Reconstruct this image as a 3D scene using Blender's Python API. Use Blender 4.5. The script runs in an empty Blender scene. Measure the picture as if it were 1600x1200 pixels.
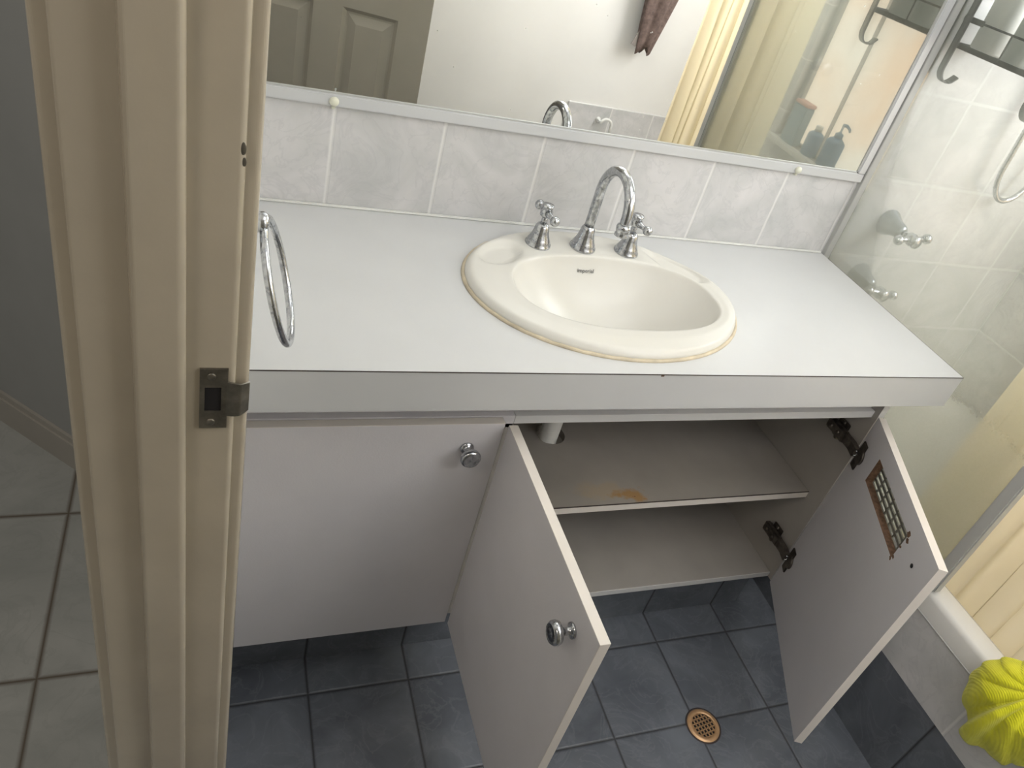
import bpy, bmesh, math, random
from mathutils import Vector, Matrix
random.seed(7)
C = bpy.context.scene.collection
S = bpy.context.scene
PI = math.pi

# ------------------------------------------------------------------ camera
cam_d = bpy.data.cameras.new('camera'); cam = bpy.data.objects.new('camera', cam_d); C.objects.link(cam)
RT = Vector((0.91752021, -0.30562842, 0.25445615)); DN = Vector((0.01894998, -0.60551064, -0.79561156)); FW = Vector((0.39723741, 0.73481163, -0.5497766))
M = Matrix(((RT.x, -DN.x, -FW.x, -1.3549), (RT.y, -DN.y, -FW.y, -1.3027), (RT.z, -DN.z, -FW.z, 1.4708), (0, 0, 0, 1)))
cam.matrix_world = M
cam_d.sensor_fit = 'HORIZONTAL'; cam_d.sensor_width = 36; cam_d.lens = 1195.8315/1600*36
cam_d.shift_x = -(841.8167-800)/1600; cam_d.shift_y = (556.8468-600)/1600
cam_d.clip_start = 0.02
S.camera = cam
# ------------------------------------------------------------------ world, lights, exposure
S.view_settings.view_transform = 'Standard'; S.view_settings.look = 'None'
S.view_settings.gamma = 1; S.view_settings.use_curve_mapping = False
S.view_settings.exposure = 0.35
w = bpy.data.worlds.new('world'); S.world = w; w.use_nodes = True
w.node_tree.nodes['Background'].inputs[0].default_value = (1.0, 0.97, 0.93, 1)
w.node_tree.nodes['Background'].inputs[1].default_value = 0.12
def area(name, loc, target, size, power, col, sizey=None):
    l = bpy.data.lights.new(name, 'AREA'); l.energy = power; l.color = col; l.size = size
    if sizey: l.shape = 'RECTANGLE'; l.size_y = sizey
    o = bpy.data.objects.new(name, l); C.objects.link(o); o.location = loc
    o.rotation_euler = (Vector(target)-Vector(loc)).to_track_quat('-Z', 'Y').to_euler()
    return o
area('ceiling_fill', (-0.45, -0.9, 2.36), (-0.45, -1.0, 0.0), 0.9, 5.0, (0.95, 0.97, 1.0))  # soft fill added under the ceiling, no fitting known there
area('front_fill', (-0.25, -1.56, 1.60), (-0.6, -0.3, 0.5), 1.3, 9.5, (0.97, 0.975, 1.0), 0.8)  # unseen fill added to brighten the cabinet and worktop fronts
area('hall_floor_fill', (-2.1, -0.45, 2.36), (-1.9, -0.3, 0), 0.5, 3.0, (1.0, 0.95, 0.87))  # fill added above the hall to lift its floor and wall
area('hall_jamb_fill', (-2.2, -1.5, 2.2), (-1.4, -0.76, 0.9), 0.4, 4.6, (1.0, 0.90, 0.78))  # unseen warm fill added to light the door frame

# ------------------------------------------------------------------ materials
def nmat(name):
    m = bpy.data.materials.new(name); m.use_nodes = True
    nt = m.node_tree; b = nt.nodes['Principled BSDF']
    return m, nt, b
def setp(b, col=None, rough=None, metal=None, spec=None, coat=None):
    if col is not None: b.inputs['Base Color'].default_value = (*col, 1)
    if rough is not None: b.inputs['Roughness'].default_value = rough
    if metal is not None: b.inputs['Metallic'].default_value = metal
    if spec is not None: b.inputs['Specular IOR Level'].default_value = spec
    if coat is not None: b.inputs['Coat Weight'].default_value = coat
def N(nt, t, **k):
    n = nt.nodes.new(t)
    for a, v in k.items(): setattr(n, a, v)
    return n
def math_n(nt, op, a, b=None, c=None):
    n = N(nt, 'ShaderNodeMath', operation=op)
    for i, v in enumerate((a, b, c)):
        if v is None: continue
        if isinstance(v, (int, float)): n.inputs[i].default_value = v
        else: nt.links.new(v, n.inputs[i])
    return n.outputs[0]
def ramp(nt, fac, stops):
    r = N(nt, 'ShaderNodeValToRGB')
    while len(r.color_ramp.elements) < len(stops): r.color_ramp.elements.new(0.5)
    for e, (p, c) in zip(r.color_ramp.elements, stops):
        e.position = p; e.color = (*c, 1) if len(c) == 3 else c
    nt.links.new(fac, r.inputs[0]); return r.outputs[0]
def mixc(nt, fac, a, b):
    n = N(nt, 'ShaderNodeMix', data_type='RGBA')
    for i, v in ((0, fac), (6, a), (7, b)):
        if isinstance(v, tuple): n.inputs[i].default_value = (*v, 1)
        elif isinstance(v, (int, float)): n.inputs[i].default_value = v
        else: nt.links.new(v, n.inputs[i])
    return n.outputs[2]
def noise(nt, vec, scale, detail=4, rough=0.55, dist=0):
    n = N(nt, 'ShaderNodeTexNoise'); n.inputs['Scale'].default_value = scale; n.inputs['Detail'].default_value = detail
    n.inputs['Roughness'].default_value = rough; n.inputs['Distortion'].default_value = dist
    if vec is not None: nt.links.new(vec, n.inputs['Vector'])
    return n.outputs['Fac']
def objco(nt): return N(nt, 'ShaderNodeTexCoord').outputs['Object']

def plain(name, col, rough=0.5, metal=0, spec=0.5, var=0.04, scale=9, bump=0.0, bscale=200, coat=0):
    m, nt, b = nmat(name); setp(b, col, rough, metal, spec, coat)
    co = objco(nt); n = noise(nt, co, scale)
    dk = tuple(max(0, c*(1-var*2)) for c in col); lt = tuple(min(1, c*(1+var)) for c in col)
    nt.links.new(ramp(nt, n, [(0.3, dk), (0.7, lt)]), b.inputs['Base Color'])
    if bump:
        bn = N(nt, 'ShaderNodeBump'); bn.inputs['Strength'].default_value = bump; bn.inputs['Distance'].default_value = 0.002
        nt.links.new(noise(nt, co, bscale), bn.inputs['Height']); nt.links.new(bn.outputs[0], b.inputs['Normal'])
    return m
def tile(name, ca, cb, vein, grout, pitch, origin, axes, gw=0.004, rough=0.3, scale=9, bump=0.5, veinamt=0.6):
    """marbled square tiles; axes = the two object axes the grid runs on"""
    m, nt, b = nmat(name); co = objco(nt)
    sep = N(nt, 'ShaderNodeSeparateXYZ'); nt.links.new(co, sep.inputs[0])
    idx = []; dist = []
    for ax, p, o in zip(axes, pitch, origin):
        q = math_n(nt, 'DIVIDE', math_n(nt, 'SUBTRACT', sep.outputs['XYZ'.index(ax)], o), p)
        fl = math_n(nt, 'FLOOR', q); fr = math_n(nt, 'SUBTRACT', q, fl)
        d = math_n(nt, 'MULTIPLY', math_n(nt, 'MINIMUM', fr, math_n(nt, 'SUBTRACT', 1.0, fr)), p)
        idx.append(fl); dist.append(d)
    d = math_n(nt, 'MINIMUM', *dist)
    cmb = N(nt, 'ShaderNodeCombineXYZ'); nt.links.new(idx[0], cmb.inputs[0]); nt.links.new(idx[1], cmb.inputs[1])
    wn = N(nt, 'ShaderNodeTexWhiteNoise', noise_dimensions='3D'); nt.links.new(cmb.outputs[0], wn.inputs['Vector'])
    vm = N(nt, 'ShaderNodeVectorMath', operation='MULTIPLY_ADD'); nt.links.new(wn.outputs['Color'], vm.inputs[0])
    vm.inputs[1].default_value = (7, 7, 7); nt.links.new(co, vm.inputs[2])
    n1 = noise(nt, vm.outputs[0], scale, 7, 0.6, 0.8)
    base = ramp(nt, n1, [(0.32, ca), (0.68, cb)])
    n2 = noise(nt, vm.outputs[0], scale*1.4, 6, 0.55, 2.2)
    v = math_n(nt, 'ABSOLUTE', math_n(nt, 'SUBTRACT', n2, 0.5))
    vf = ramp(nt, v, [(0.0, (veinamt,)*3), (0.035, (0, 0, 0))])
    base = mixc(nt, vf, base, vein)
    gm = ramp(nt, d, [(0, (1, 1, 1)), (gw*0.42, (1, 1, 1)), (gw*0.6, (0, 0, 0))])
    nt.links.new(mixc(nt, gm, base, grout), b.inputs['Base Color'])
    nt.links.new(ramp(nt, gm, [(0, (rough,)*3), (1, (0.8,)*3)]), b.inputs['Roughness'])
    bn = N(nt, 'ShaderNodeBump'); bn.inputs['Strength'].default_value = bump; bn.inputs['Distance'].default_value = 0.003
    h = math_n(nt, 'MINIMUM', d, gw); h = math_n(nt, 'DIVIDE', h, gw)
    h = math_n(nt, 'ADD', h, math_n(nt, 'MULTIPLY', n1, 0.15))
    nt.links.new(h, bn.inputs['Height']); nt.links.new(bn.outputs[0], b.inputs['Normal'])
    return m

M_lam = plain('white_laminate', (0.66, 0.655, 0.64), 0.42, var=0.012, spec=0.45)
M_top = plain('white_worktop', (0.585, 0.59, 0.59), 0.36, var=0.012, spec=0.5)
M_door = plain('grey_white_door_laminate', (0.70, 0.68, 0.695), 0.45, var=0.015, bump=0.12, bscale=350)
M_in = plain('shade_darkened_interior', (0.38, 0.355, 0.32), 0.55, var=0.06, scale=5)  # shade inside the cabinet is put into this colour
M_edge = plain('cream_edge_strip', (0.73, 0.68, 0.62), 0.5, var=0.02)
M_dark = plain('dark_joint_line', (0.05, 0.035, 0.03), 0.7)
M_cer = plain('cream_ceramic', (0.68, 0.665, 0.615), 0.27, var=0.008, spec=0.4, coat=0)
M_seal = plain('yellowed_sealant', (0.60, 0.52, 0.38), 0.5, var=0.12, scale=30)
M_paint = plain('cream_gloss_paint', (0.50, 0.44, 0.34), 0.22, var=0.03, scale=12, bump=0.12, bscale=60, coat=0.6)
M_wall = plain('warm_white_wall_paint', (0.80, 0.79, 0.76), 0.75, var=0.02, scale=4, bump=0.1)
M_hallwall = plain('hall_wall_paint', (0.36, 0.365, 0.35), 0.8, var=0.02)
M_skirt = plain('skirting_paint', (0.40, 0.375, 0.33), 0.45, var=0.03)
M_doorleaf = plain('door_leaf_paint', (0.46, 0.43, 0.36), 0.4, var=0.02)
M_alu = plain('white_aluminium', (0.62, 0.63, 0.64), 0.35, metal=0.25, var=0.01)
M_alug = plain('satin_grey_aluminium', (0.46, 0.465, 0.45), 0.45, metal=0.15, var=0.02)
M_black = plain('black_coated_steel', (0.018, 0.018, 0.022), 0.45)
M_brown = plain('raw_chipboard', (0.20, 0.115, 0.07), 0.9, var=0.25, scale=120, bump=0.4)
M_hinge = plain('tarnished_hinge_steel', (0.16, 0.14, 0.12), 0.42, metal=0.8, var=0.25, scale=60)
M_plate = plain('tarnished_nickel', (0.26, 0.24, 0.20), 0.38, metal=0.85, var=0.2, scale=60)
M_white = plain('white_plastic', (0.75, 0.75, 0.72), 0.4)
M_vent = plain('vent_grille_plastic', (0.17, 0.17, 0.145), 0.5)  # colour darkened for the shade on the grille's inner side
M_brass = plain('copper_coloured_drain', (0.62, 0.38, 0.20), 0.38, metal=0.45, var=0.1, scale=40)
M_hole = plain('dark_opening', (0.012, 0.01, 0.01), 0.9)
M_ink = plain('dark_grey_ink', (0.10, 0.10, 0.10), 0.6)
M_clip = plain('yellowed_clip', (0.66, 0.66, 0.55), 0.4)
M_bath = plain('white_bath_enamel', (0.74, 0.73, 0.70), 0.18, var=0.01, coat=0.3)
M_towel = plain('brown_towelling', (0.17, 0.12, 0.105), 0.95, var=0.2, scale=60, bump=0.8, bscale=400)
M_pale = plain('pale_towel_hem', (0.27, 0.24, 0.22), 0.9)
M_btl_b = plain('blue_grey_bottle', (0.20, 0.30, 0.42), 0.35)
M_btl_g = plain('pale_grey_bottle', (0.50, 0.52, 0.50), 0.35)
M_btl_d = plain('dark_grey_bottle', (0.10, 0.105, 0.10), 0.35)
M_pink = plain('pink_lid', (0.75, 0.45, 0.38), 0.5)
M_box = plain('blue_grey_carton', (0.33, 0.42, 0.46), 0.6)
def chrome_mat():
    m, nt, b = nmat('worn_chrome'); setp(b, (0.52, 0.535, 0.55), 0.13, 1.0)
    co = objco(nt); n = noise(nt, co, 160, 5, 0.6)
    nt.links.new(ramp(nt, n, [(0.35, (0.36, 0.37, 0.39)), (0.6, (0.56, 0.575, 0.59))]), b.inputs['Base Color'])
    nt.links.new(ramp(nt, n, [(0.35, (0.3,)*3), (0.65, (0.09,)*3)]), b.inputs['Roughness']); return m
M_chrome = chrome_mat()
M_chrome_dim = plain('dim_reflection_chrome', (0.30, 0.325, 0.34), 0.28, metal=0.85, var=0.1, scale=60)  # chrome darkened to paint in dim reflections on the bath taps
def mirror_mat():
    m, nt, b = nmat('mirror_silver'); setp(b, (0.90, 0.91, 0.885), 0.0, 1.0)
    sp = noise(nt, objco(nt), 85, 2, 0.5)
    f = ramp(nt, sp, [(0.765, (0, 0, 0)), (0.79, (0.5,)*3)])
    nt.links.new(ramp(nt, f, [(0, (0.004,)*3), (1, (0.6,)*3)]), b.inputs['Roughness']); return m
M_mirror = mirror_mat()
def pane_mat():
    m, nt, b = nmat('soap_hazed_glass'); nt.nodes.remove(b)
    out = nt.nodes['Material Output']; co = objco(nt)
    tr = N(nt, 'ShaderNodeBsdfTransparent'); tr.inputs[0].default_value = (0.935, 0.945, 0.93, 1)
    df = N(nt, 'ShaderNodeBsdfDiffuse'); df.inputs[0].default_value = (0.64, 0.66, 0.61, 1)
    tl = N(nt, 'ShaderNodeBsdfTranslucent'); tl.inputs[0].default_value = (0.60, 0.62, 0.52, 1)
    gl = N(nt, 'ShaderNodeBsdfGlossy'); gl.inputs['Roughness'].default_value = 0.03
    mx = N(nt, 'ShaderNodeMixShader'); mx.inputs[0].default_value = 0.55
    nt.links.new(df.outputs[0], mx.inputs[1]); nt.links.new(tl.outputs[0], mx.inputs[2])
    mp = N(nt, 'ShaderNodeMapping'); mp.inputs['Scale'].default_value = (1, 1.5, 0.6); nt.links.new(co, mp.inputs[0])
    n = noise(nt, mp.outputs[0], 3.0, 5, 0.6, 0.3)
    sep = N(nt, 'ShaderNodeSeparateXYZ'); nt.links.new(co, sep.inputs[0])
    g = N(nt, 'ShaderNodeMapRange'); nt.links.new(sep.outputs[2], g.inputs[0])
    g.inputs[1].default_value = 0.60; g.inputs[2].default_value = 0.15; g.inputs[3].default_value = 0.15; g.inputs[4].default_value = 0.50
    fine = noise(nt, co, 260, 3, 0.7)
    hz = math_n(nt, 'ADD', g.outputs[0], math_n(nt, 'MULTIPLY', math_n(nt, 'SUBTRACT', n, 0.5), 0.06))
    hz = math_n(nt, 'ADD', hz, math_n(nt, 'MULTIPLY', math_n(nt, 'SUBTRACT', fine, 0.5), 0.06))
    m1 = N(nt, 'ShaderNodeMixShader'); nt.links.new(hz, m1.inputs[0]); nt.links.new(tr.outputs[0], m1.inputs[1]); nt.links.new(mx.outputs[0], m1.inputs[2])
    fr = N(nt, 'ShaderNodeFresnel'); fr.inputs[0].default_value = 1.45
    m2 = N(nt, 'ShaderNodeMixShader'); nt.links.new(math_n(nt, 'MULTIPLY', fr.outputs[0], 0.6), m2.inputs[0]); nt.links.new(m1.outputs[0], m2.inputs[1]); nt.links.new(gl.outputs[0], m2.inputs[2])
    nt.links.new(m2.outputs[0], out.inputs[0]); return m
M_glass = pane_mat()
def curtain_mat():
    m, nt, b = nmat('cream_vinyl_curtain'); nt.nodes.remove(b); out = nt.nodes['Material Output']
    df = N(nt, 'ShaderNodeBsdfDiffuse'); df.inputs[0].default_value = (0.72, 0.70, 0.60, 1)
    tl = N(nt, 'ShaderNodeBsdfTranslucent'); tl.inputs[0].default_value = (0.94, 0.87, 0.71, 1)
    mx = N(nt, 'ShaderNodeMixShader'); mx.inputs[0].default_value = 0.64
    nt.links.new(df.outputs[0], mx.inputs[1]); nt.links.new(tl.outputs[0], mx.inputs[2])
    gl = N(nt, 'ShaderNodeBsdfGlossy'); gl.inputs['Roughness'].default_value = 0.35
    m2 = N(nt, 'ShaderNodeMixShader'); m2.inputs[0].default_value = 0.05
    nt.links.new(mx.outputs[0], m2.inputs[1]); nt.links.new(gl.outputs[0], m2.inputs[2]); nt.links.new(m2.outputs[0], out.inputs[0]); return m
M_curt = curtain_mat()
def window_mat(nm, st, c0, c1):
    m, nt, b = nmat(nm); nt.nodes.remove(b); out = nt.nodes['Material Output']
    em = N(nt, 'ShaderNodeEmission'); em.inputs[1].default_value = st
    co = objco(nt); n = noise(nt, co, 1.6, 3, 0.5, 0.4)
    nt.links.new(ramp(nt, n, [(0.35, c0), (0.6, c1)]), em.inputs[0])
    nt.links.new(em.outputs[0], out.inputs[0]); return m
M_win = window_mat('bright_obscure_window', 1.6, (1.0, 0.72, 0.50), (1.0, 0.93, 0.80))
M_win2 = window_mat('added_key_pane', 13.5, (0.97, 0.98, 1.0), (0.97, 0.98, 1.0))  # glow of the added upper pane, serves as key light
def shelf_mat():
    m, nt, b = nmat('stained_shelf_laminate'); setp(b, (0.5, 0.45, 0.38), 0.5); co = objco(nt)
    base = ramp(nt, noise(nt, co, 6), [(0.3, (0.29, 0.265, 0.235)), (0.7, (0.35, 0.32, 0.285))])  # base darkened for the shade inside the cabinet
    def blob(cx, cy, cz, sx, sy, th0, th1, ns=30):
        mp = N(nt, 'ShaderNodeMapping', vector_type='POINT'); mp.inputs['Location'].default_value = (-cx/sx, -cy/sy, 0)
        mp.inputs['Scale'].default_value = (1/sx, 1/sy, 0); nt.links.new(co, mp.inputs[0])
        ln = N(nt, 'ShaderNodeVectorMath', operation='LENGTH'); nt.links.new(mp.outputs[0], ln.inputs[0])
        v = math_n(nt, 'ADD', ln.outputs['Value'], math_n(nt, 'MULTIPLY', math_n(nt, 'SUBTRACT', noise(nt, co, ns, 4, 0.6), 0.5), 2.4))
        return ramp(nt, v, [(th0, (1, 1, 1)), (th1, (0, 0, 0))])
    base = mixc(nt, math_n(nt, 'MULTIPLY', blob(0.10, -0.145, 0, 0.07, 0.028, 0.4, 1.1), 0.35), base, (0.42, 0.30, 0.15))
    base = mixc(nt, math_n(nt, 'MULTIPLY', blob(0.165, -0.162, 0, 0.052, 0.022, 0.45, 0.95, 45), 0.8), base, (0.36, 0.19, 0.05))
    base = mixc(nt, blob(0.17, -0.166, 0, 0.02, 0.007, 0.0, 0.06, 180), base, (0.10, 0.04, 0.02))
    nt.links.new(base, b.inputs['Base Color']); return m
M_shelf = shelf_mat()
def cloth_mat():
    m, nt, b = nmat('yellow_green_microfibre'); setp(b, (0.60, 0.62, 0.03), 0.9, spec=0.15); co = objco(nt)
    b.inputs['Sheen Weight'].default_value = 0.3
    nt.links.new(ramp(nt, noise(nt, co, 22, 4), [(0.3, (0.56, 0.55, 0.012)), (0.65, (0.76, 0.74, 0.03))]), b.inputs['Base Color'])
    wv = N(nt, 'ShaderNodeTexWave'); wv.inputs['Scale'].default_value = 95; wv.inputs['Distortion'].default_value = 1.5
    mp = N(nt, 'ShaderNodeMapping'); mp.inputs['Rotation'].default_value = (0.6, 0.2, 0.5); nt.links.new(co, mp.inputs[0]); nt.links.new(mp.outputs[0], wv.inputs[0])
    bn = N(nt, 'ShaderNodeBump'); bn.inputs['Strength'].default_value = 0.35; bn.inputs['Distance'].default_value = 0.0015
    nt.links.new(wv.outputs['Fac'], bn.inputs['Height']); nt.links.new(bn.outputs[0], b.inputs['Normal']); return m
M_cloth = cloth_mat()

SL = dict(ca=(0.095, 0.105, 0.122), cb=(0.165, 0.18, 0.205), vein=(0.21, 0.22, 0.24), grout=(0.035, 0.035, 0.036), rough=0.36, scale=6.5, veinamt=0.35)
FX, FY = -1.161, -0.4616
M_floor = tile('slate_floor_tiles', pitch=(0.2, 0.2), origin=(FX, FY), axes='XY', gw=0.005, **SL)
M_kick = tile('slate_kickboard_tiles', pitch=(0.2, 2.0), origin=(FX+0.7, -1), axes='XZ', gw=0.005, **SL)
M_hobd = tile('slate_hob_skirting_tiles', pitch=(0.2, 2.0), origin=(FY, -1), axes='YZ', gw=0.005, **SL)
LM = dict(ca=(0.50, 0.505, 0.50), cb=(0.655, 0.64, 0.64), vein=(0.44, 0.44, 0.45), grout=(0.72, 0.71, 0.69), rough=0.22, scale=7, bump=0.3)
M_splash = tile('grey_marbled_splashback_tiles', pitch=(0.1936, 3.0), origin=(-1.166, -1), axes='XZ', gw=0.005, veinamt=0.3, **LM)
LS = dict(LM, grout=(0.59, 0.585, 0.58), bump=0.03)
M_shower = tile('grey_marbled_shower_tiles', pitch=(0.2, 0.2), origin=(0.0, 0.827), axes='XZ', gw=0.003, veinamt=0.3, **LS)
M_showery = tile('grey_marbled_side_tiles', pitch=(0.2, 0.2), origin=(0.0, 0.827), axes='YZ', gw=0.004, veinamt=0.5, **LM)
M_hobl = tile('grey_marbled_hob_tiles', pitch=(0.2, 2.0), origin=(FY-0.02, -1), axes='YZ', gw=0.005, veinamt=0.3, **LM)
M_patch = tile('grey_marbled_wall_patch', pitch=(0.2, 0.2), origin=(-0.018, 0.615), axes='XZ', gw=0.004, veinamt=0.3, **LM)
M_hall = tile('grey_hall_floor_tiles', ca=(0.34, 0.35, 0.33), cb=(0.45, 0.455, 0.43), vein=(0.31, 0.315, 0.295), grout=(0.11, 0.085, 0.06), pitch=(0.4, 0.4), origin=(-1.63, -0.352), axes='XY', gw=0.0075, rough=0.35, scale=5, veinamt=0.3, bump=0.25)

# ------------------------------------------------------------------ mesh helpers (all coordinates are world metres)
def V(*a): return Vector(a)
def box(bm, x0, x1, y0, y1, z0, z1, bev=0.0, seg=2, mi=0):
    vs = [bm.verts.new((x, y, z)) for x in (x0, x1) for y in (y0, y1) for z in (z0, z1)]
    fs = [bm.faces.new([vs[i] for i in q]) for q in ((0, 1, 3, 2), (4, 6, 7, 5), (0, 4, 5, 1), (2, 3, 7, 6), (0, 2, 6, 4), (1, 5, 7, 3))]
    for f in fs: f.material_index = mi
    if bev:
        es = list({e for f in fs for e in f.edges})
        bmesh.ops.bevel(bm, geom=es, offset=bev, segments=seg, affect='EDGES', clamp_overlap=True)
def lathe(bm, prof, origin, axis=(0, 0, 1), n=40, mi=0):
    """prof: list of (radius, height along the axis)"""
    ax = Vector(axis).normalized(); u = ax.orthogonal().normalized(); v = ax.cross(u); o = Vector(origin)
    rings = []
    for r, h in prof:
        if r < 1e-5: rings.append([bm.verts.new(o+ax*h)])
        else: rings.append([bm.verts.new(o+ax*h+(u*math.cos(2*PI*i/n)+v*math.sin(2*PI*i/n))*r) for i in range(n)])
    for a, b in zip(rings, rings[1:]):
        for i in range(n):
            j = (i+1) % n
            if len(a) == 1 and len(b) == 1: continue
            if len(a) == 1: f = bm.faces.new((a[0], b[i], b[j]))
            elif len(b) == 1: f = bm.faces.new((a[i], a[j], b[0]))
            else: f = bm.faces.new((a[i], a[j], b[j], b[i]))
            f.smooth = True; f.material_index = mi
    for r in (rings[0], rings[-1]):
        if len(r) > 1: bm.faces.new(r)
def tube(bm, pts, rad, n=16, closed=False, caps=True, flat=None):
    """tube through pts; flat=(half width, half thickness, normal) makes a strip"""
    pts = [Vector(p) for p in pts]; rings = []; m = len(pts); prev = None
    for i, p in enumerate(pts):
        a = pts[(i-1) % m] if (closed or i > 0) else p; b = pts[(i+1) % m] if (closed or i < m-1) else p
        t = (b-a).normalized()
        if flat:
            nn = Vector(flat[2]); u = nn-t*nn.dot(t); u.normalize(); v = t.cross(u)
            rings.append([bm.verts.new(p+u*(sx*flat[1])+v*(sy*flat[0])) for sx, sy in ((1, 1), (1, -1), (-1, -1), (-1, 1))])
            continue
        if prev is None: u = t.orthogonal().normalized()
        else: u = (prev-t*prev.dot(t)).normalized()
        prev = u; v = t.cross(u); r = rad[i] if isinstance(rad, (list, tuple)) else rad
        rings.append([bm.verts.new(p+(u*math.cos(2*PI*k/n)+v*math.sin(2*PI*k/n))*r) for k in range(n)])
    k = len(rings[0])
    for i in range(m if closed else m-1):
        a = rings[i]; b = rings[(i+1) % m]
        if closed and i == m-1 and not flat:   # align last to first ring
            best = min(range(k), key=lambda s: (a[0].co-b[s].co).length); b = b[best:]+b[:best]
        for q in range(k):
            f = bm.faces.new((a[q], a[(q+1) % k], b[(q+1) % k], b[q])); f.smooth = not flat
    if caps and not closed:
        bm.faces.new(rings[0]); bm.faces.new(list(reversed(rings[-1])))
def sphere(bm, c, r, seg=20, scale=(1, 1, 1)):
    mt = Matrix.Translation(c) @ Matrix.Diagonal((*scale, 1))
    res = bmesh.ops.create_uvsphere(bm, u_segments=seg, v_segments=seg//2+2, radius=r, matrix=mt)
    for v in res['verts']:
        for f in v.link_faces: f.smooth = True
def prism(bm, poly, z0, z1):
    a = [bm.verts.new((x, y, z0)) for x, y in poly]; b = [bm.verts.new((x, y, z1)) for x, y in poly]
    n = len(poly)
    for i in range(n): bm.faces.new((a[i], a[(i+1) % n], b[(i+1) % n], b[i]))
    bm.faces.new(list(reversed(a))); bm.faces.new(b)
WM = {}
def place(o, parent):
    inv = WM[parent.name].inverted() if parent else Matrix()
    WM[o.name] = WM[parent.name].copy() if parent else Matrix()
    return inv
def obj(name, bm, mats, parent=None, label=None, smooth_angle=None):
    me = bpy.data.meshes.new(name)
    if parent: bm.transform(WM[parent.name].inverted())
    bmesh.ops.recalc_face_normals(bm, faces=bm.faces)
    bm.to_mesh(me); bm.free()
    for m in (mats if isinstance(mats, (list, tuple)) else [mats]): me.materials.append(m)
    o = bpy.data.objects.new(name, me); C.objects.link(o)
    if parent: o.parent = parent; WM[o.name] = WM[parent.name].copy()
    else: WM[o.name] = Matrix()
    if label: o['label'] = label
    return o
def rooted(name, bm, mats, base, label, cat, group=None):
    """a thing that is one mesh, origin at its base"""
    me = bpy.data.meshes.new(name); bm.transform(Matrix.Translation(-Vector(base)))
    bmesh.ops.recalc_face_normals(bm, faces=bm.faces); bm.to_mesh(me); bm.free()
    for m in (mats if isinstance(mats, (list, tuple)) else [mats]): me.materials.append(m)
    o = bpy.data.objects.new(name, me); C.objects.link(o); o.location = base; WM[o.name] = Matrix.Translation(base)
    o['label'] = label; o['category'] = cat
    if group: o['group'] = group
    return o
def thing(name, label, cat, loc, group=None, rot=None):
    o = bpy.data.objects.new(name, None); C.objects.link(o); o.empty_display_size = 0.05
    mt = Matrix.Translation(loc) @ (rot.to_4x4() if rot else Matrix()); o.matrix_world = mt; WM[o.name] = mt
    o['label'] = label; o['category'] = cat
    if group: o['group'] = group
    return o
def struct(name, bm, mats, label=None, cat=None):
    o = obj(name, bm, mats); o['kind'] = 'structure'
    if label: o['label'] = label
    if cat: o['category'] = cat
    return o
def B(): return bmesh.new()
def arc(c, r, a0, a1, n, u, v):
    u = Vector(u); v = Vector(v); c = Vector(c)
    return [c+u*r*math.cos(a0+(a1-a0)*i/n)+v*r*math.sin(a0+(a1-a0)*i/n) for i in range(n+1)]

# ------------------------------------------------------------------ the setting
XL = -1.333; XH = -1.446; YJ = -0.76; YHG = -1.475; YO = -1.6; XR = 0.72; CZ = 2.4
bm = B(); box(bm, XH, XR+0.1, YO-0.1, 0.1, -0.05, 0.0)
struct('floor', bm, M_floor, 'dark slate-grey square tiles of the bathroom floor', 'floor')
bm = B(); box(bm, -4.2, XH, -3.0, 2.6, -0.05, 0.0)
struct('floor', bm, M_hall, 'grey tiled hall floor left of the door frame', 'floor')
bm = B(); box(bm, XL, 0.018, 0.008, 0.12, 0, CZ); struct('wall_back', bm, M_wall, 'painted wall behind the vanity and mirror', 'wall')
bm = B(); box(bm, 0.018, XR+0.1, 0.0, 0.12, 0, CZ); struct('wall_back_shower', bm, M_shower, 'grey marbled tiled wall at the tap end of the bath', 'wall')
bm = B(); box(bm, XH, XL, YJ+0.016, 0.12, 0, CZ); box(bm, XH, XL, YO-0.1, YHG-0.016, 0, CZ); box(bm, XH, XL, YHG-0.016, YJ+0.016, 2.06, CZ)
struct('wall_left', bm, M_wall, 'wall that holds the bathroom doorway', 'wall')
bm = B(); box(bm, XL, XR+0.1, YO-0.1, YO, 0, CZ); struct('wall_front', bm, M_wall, 'white wall facing the vanity, seen in the mirror', 'wall')
WY0, WY1, WZ0, WZ1 = -1.22, -0.22, 0.735, 1.95
bm = B(); box(bm, XR, XR+0.1, YO, WY0, 0, CZ); box(bm, XR, XR+0.1, WY1, 0.0, 0, CZ)
box(bm, XR, XR+0.1, WY0, WY1, 0, WZ0); box(bm, XR, XR+0.1, WY0, WY1, WZ1, CZ)
struct('wall_right', bm, M_showery, 'tiled wall with the bathroom window above the bath', 'wall')
bm = B(); box(bm, XH, XR+0.1, YO-0.1, 0.12, CZ, CZ+0.05); struct('ceiling', bm, M_wall, 'white bathroom ceiling', 'ceiling')
# 45 degree hall wall and its skirting
def diag(bm, off, z0, z1, th=0.05):
    a = V(XH-0.0, 0.012, 0); d = V(-1, 1, 0).normalized(); n = V(-1, -1, 0).normalized()
    p = [a+n*off, a+d*2.3+n*off, a+d*2.3-n*th, a-n*th]
    prism(bm, [(q.x, q.y) for q in p], z0, z1)
bm = B(); diag(bm, 0.0, 0, CZ); struct('wall_hall', bm, M_hallwall, 'grey diagonal wall of the hall beyond the door frame', 'wall')
bm = B(); diag(bm, 0.012, 0, 0.075); diag(bm, 0.007, 0.075, 0.09, 0.0); struct('baseboard_hall', bm, M_skirt, 'painted skirting along the diagonal hall wall', 'skirting')
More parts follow.
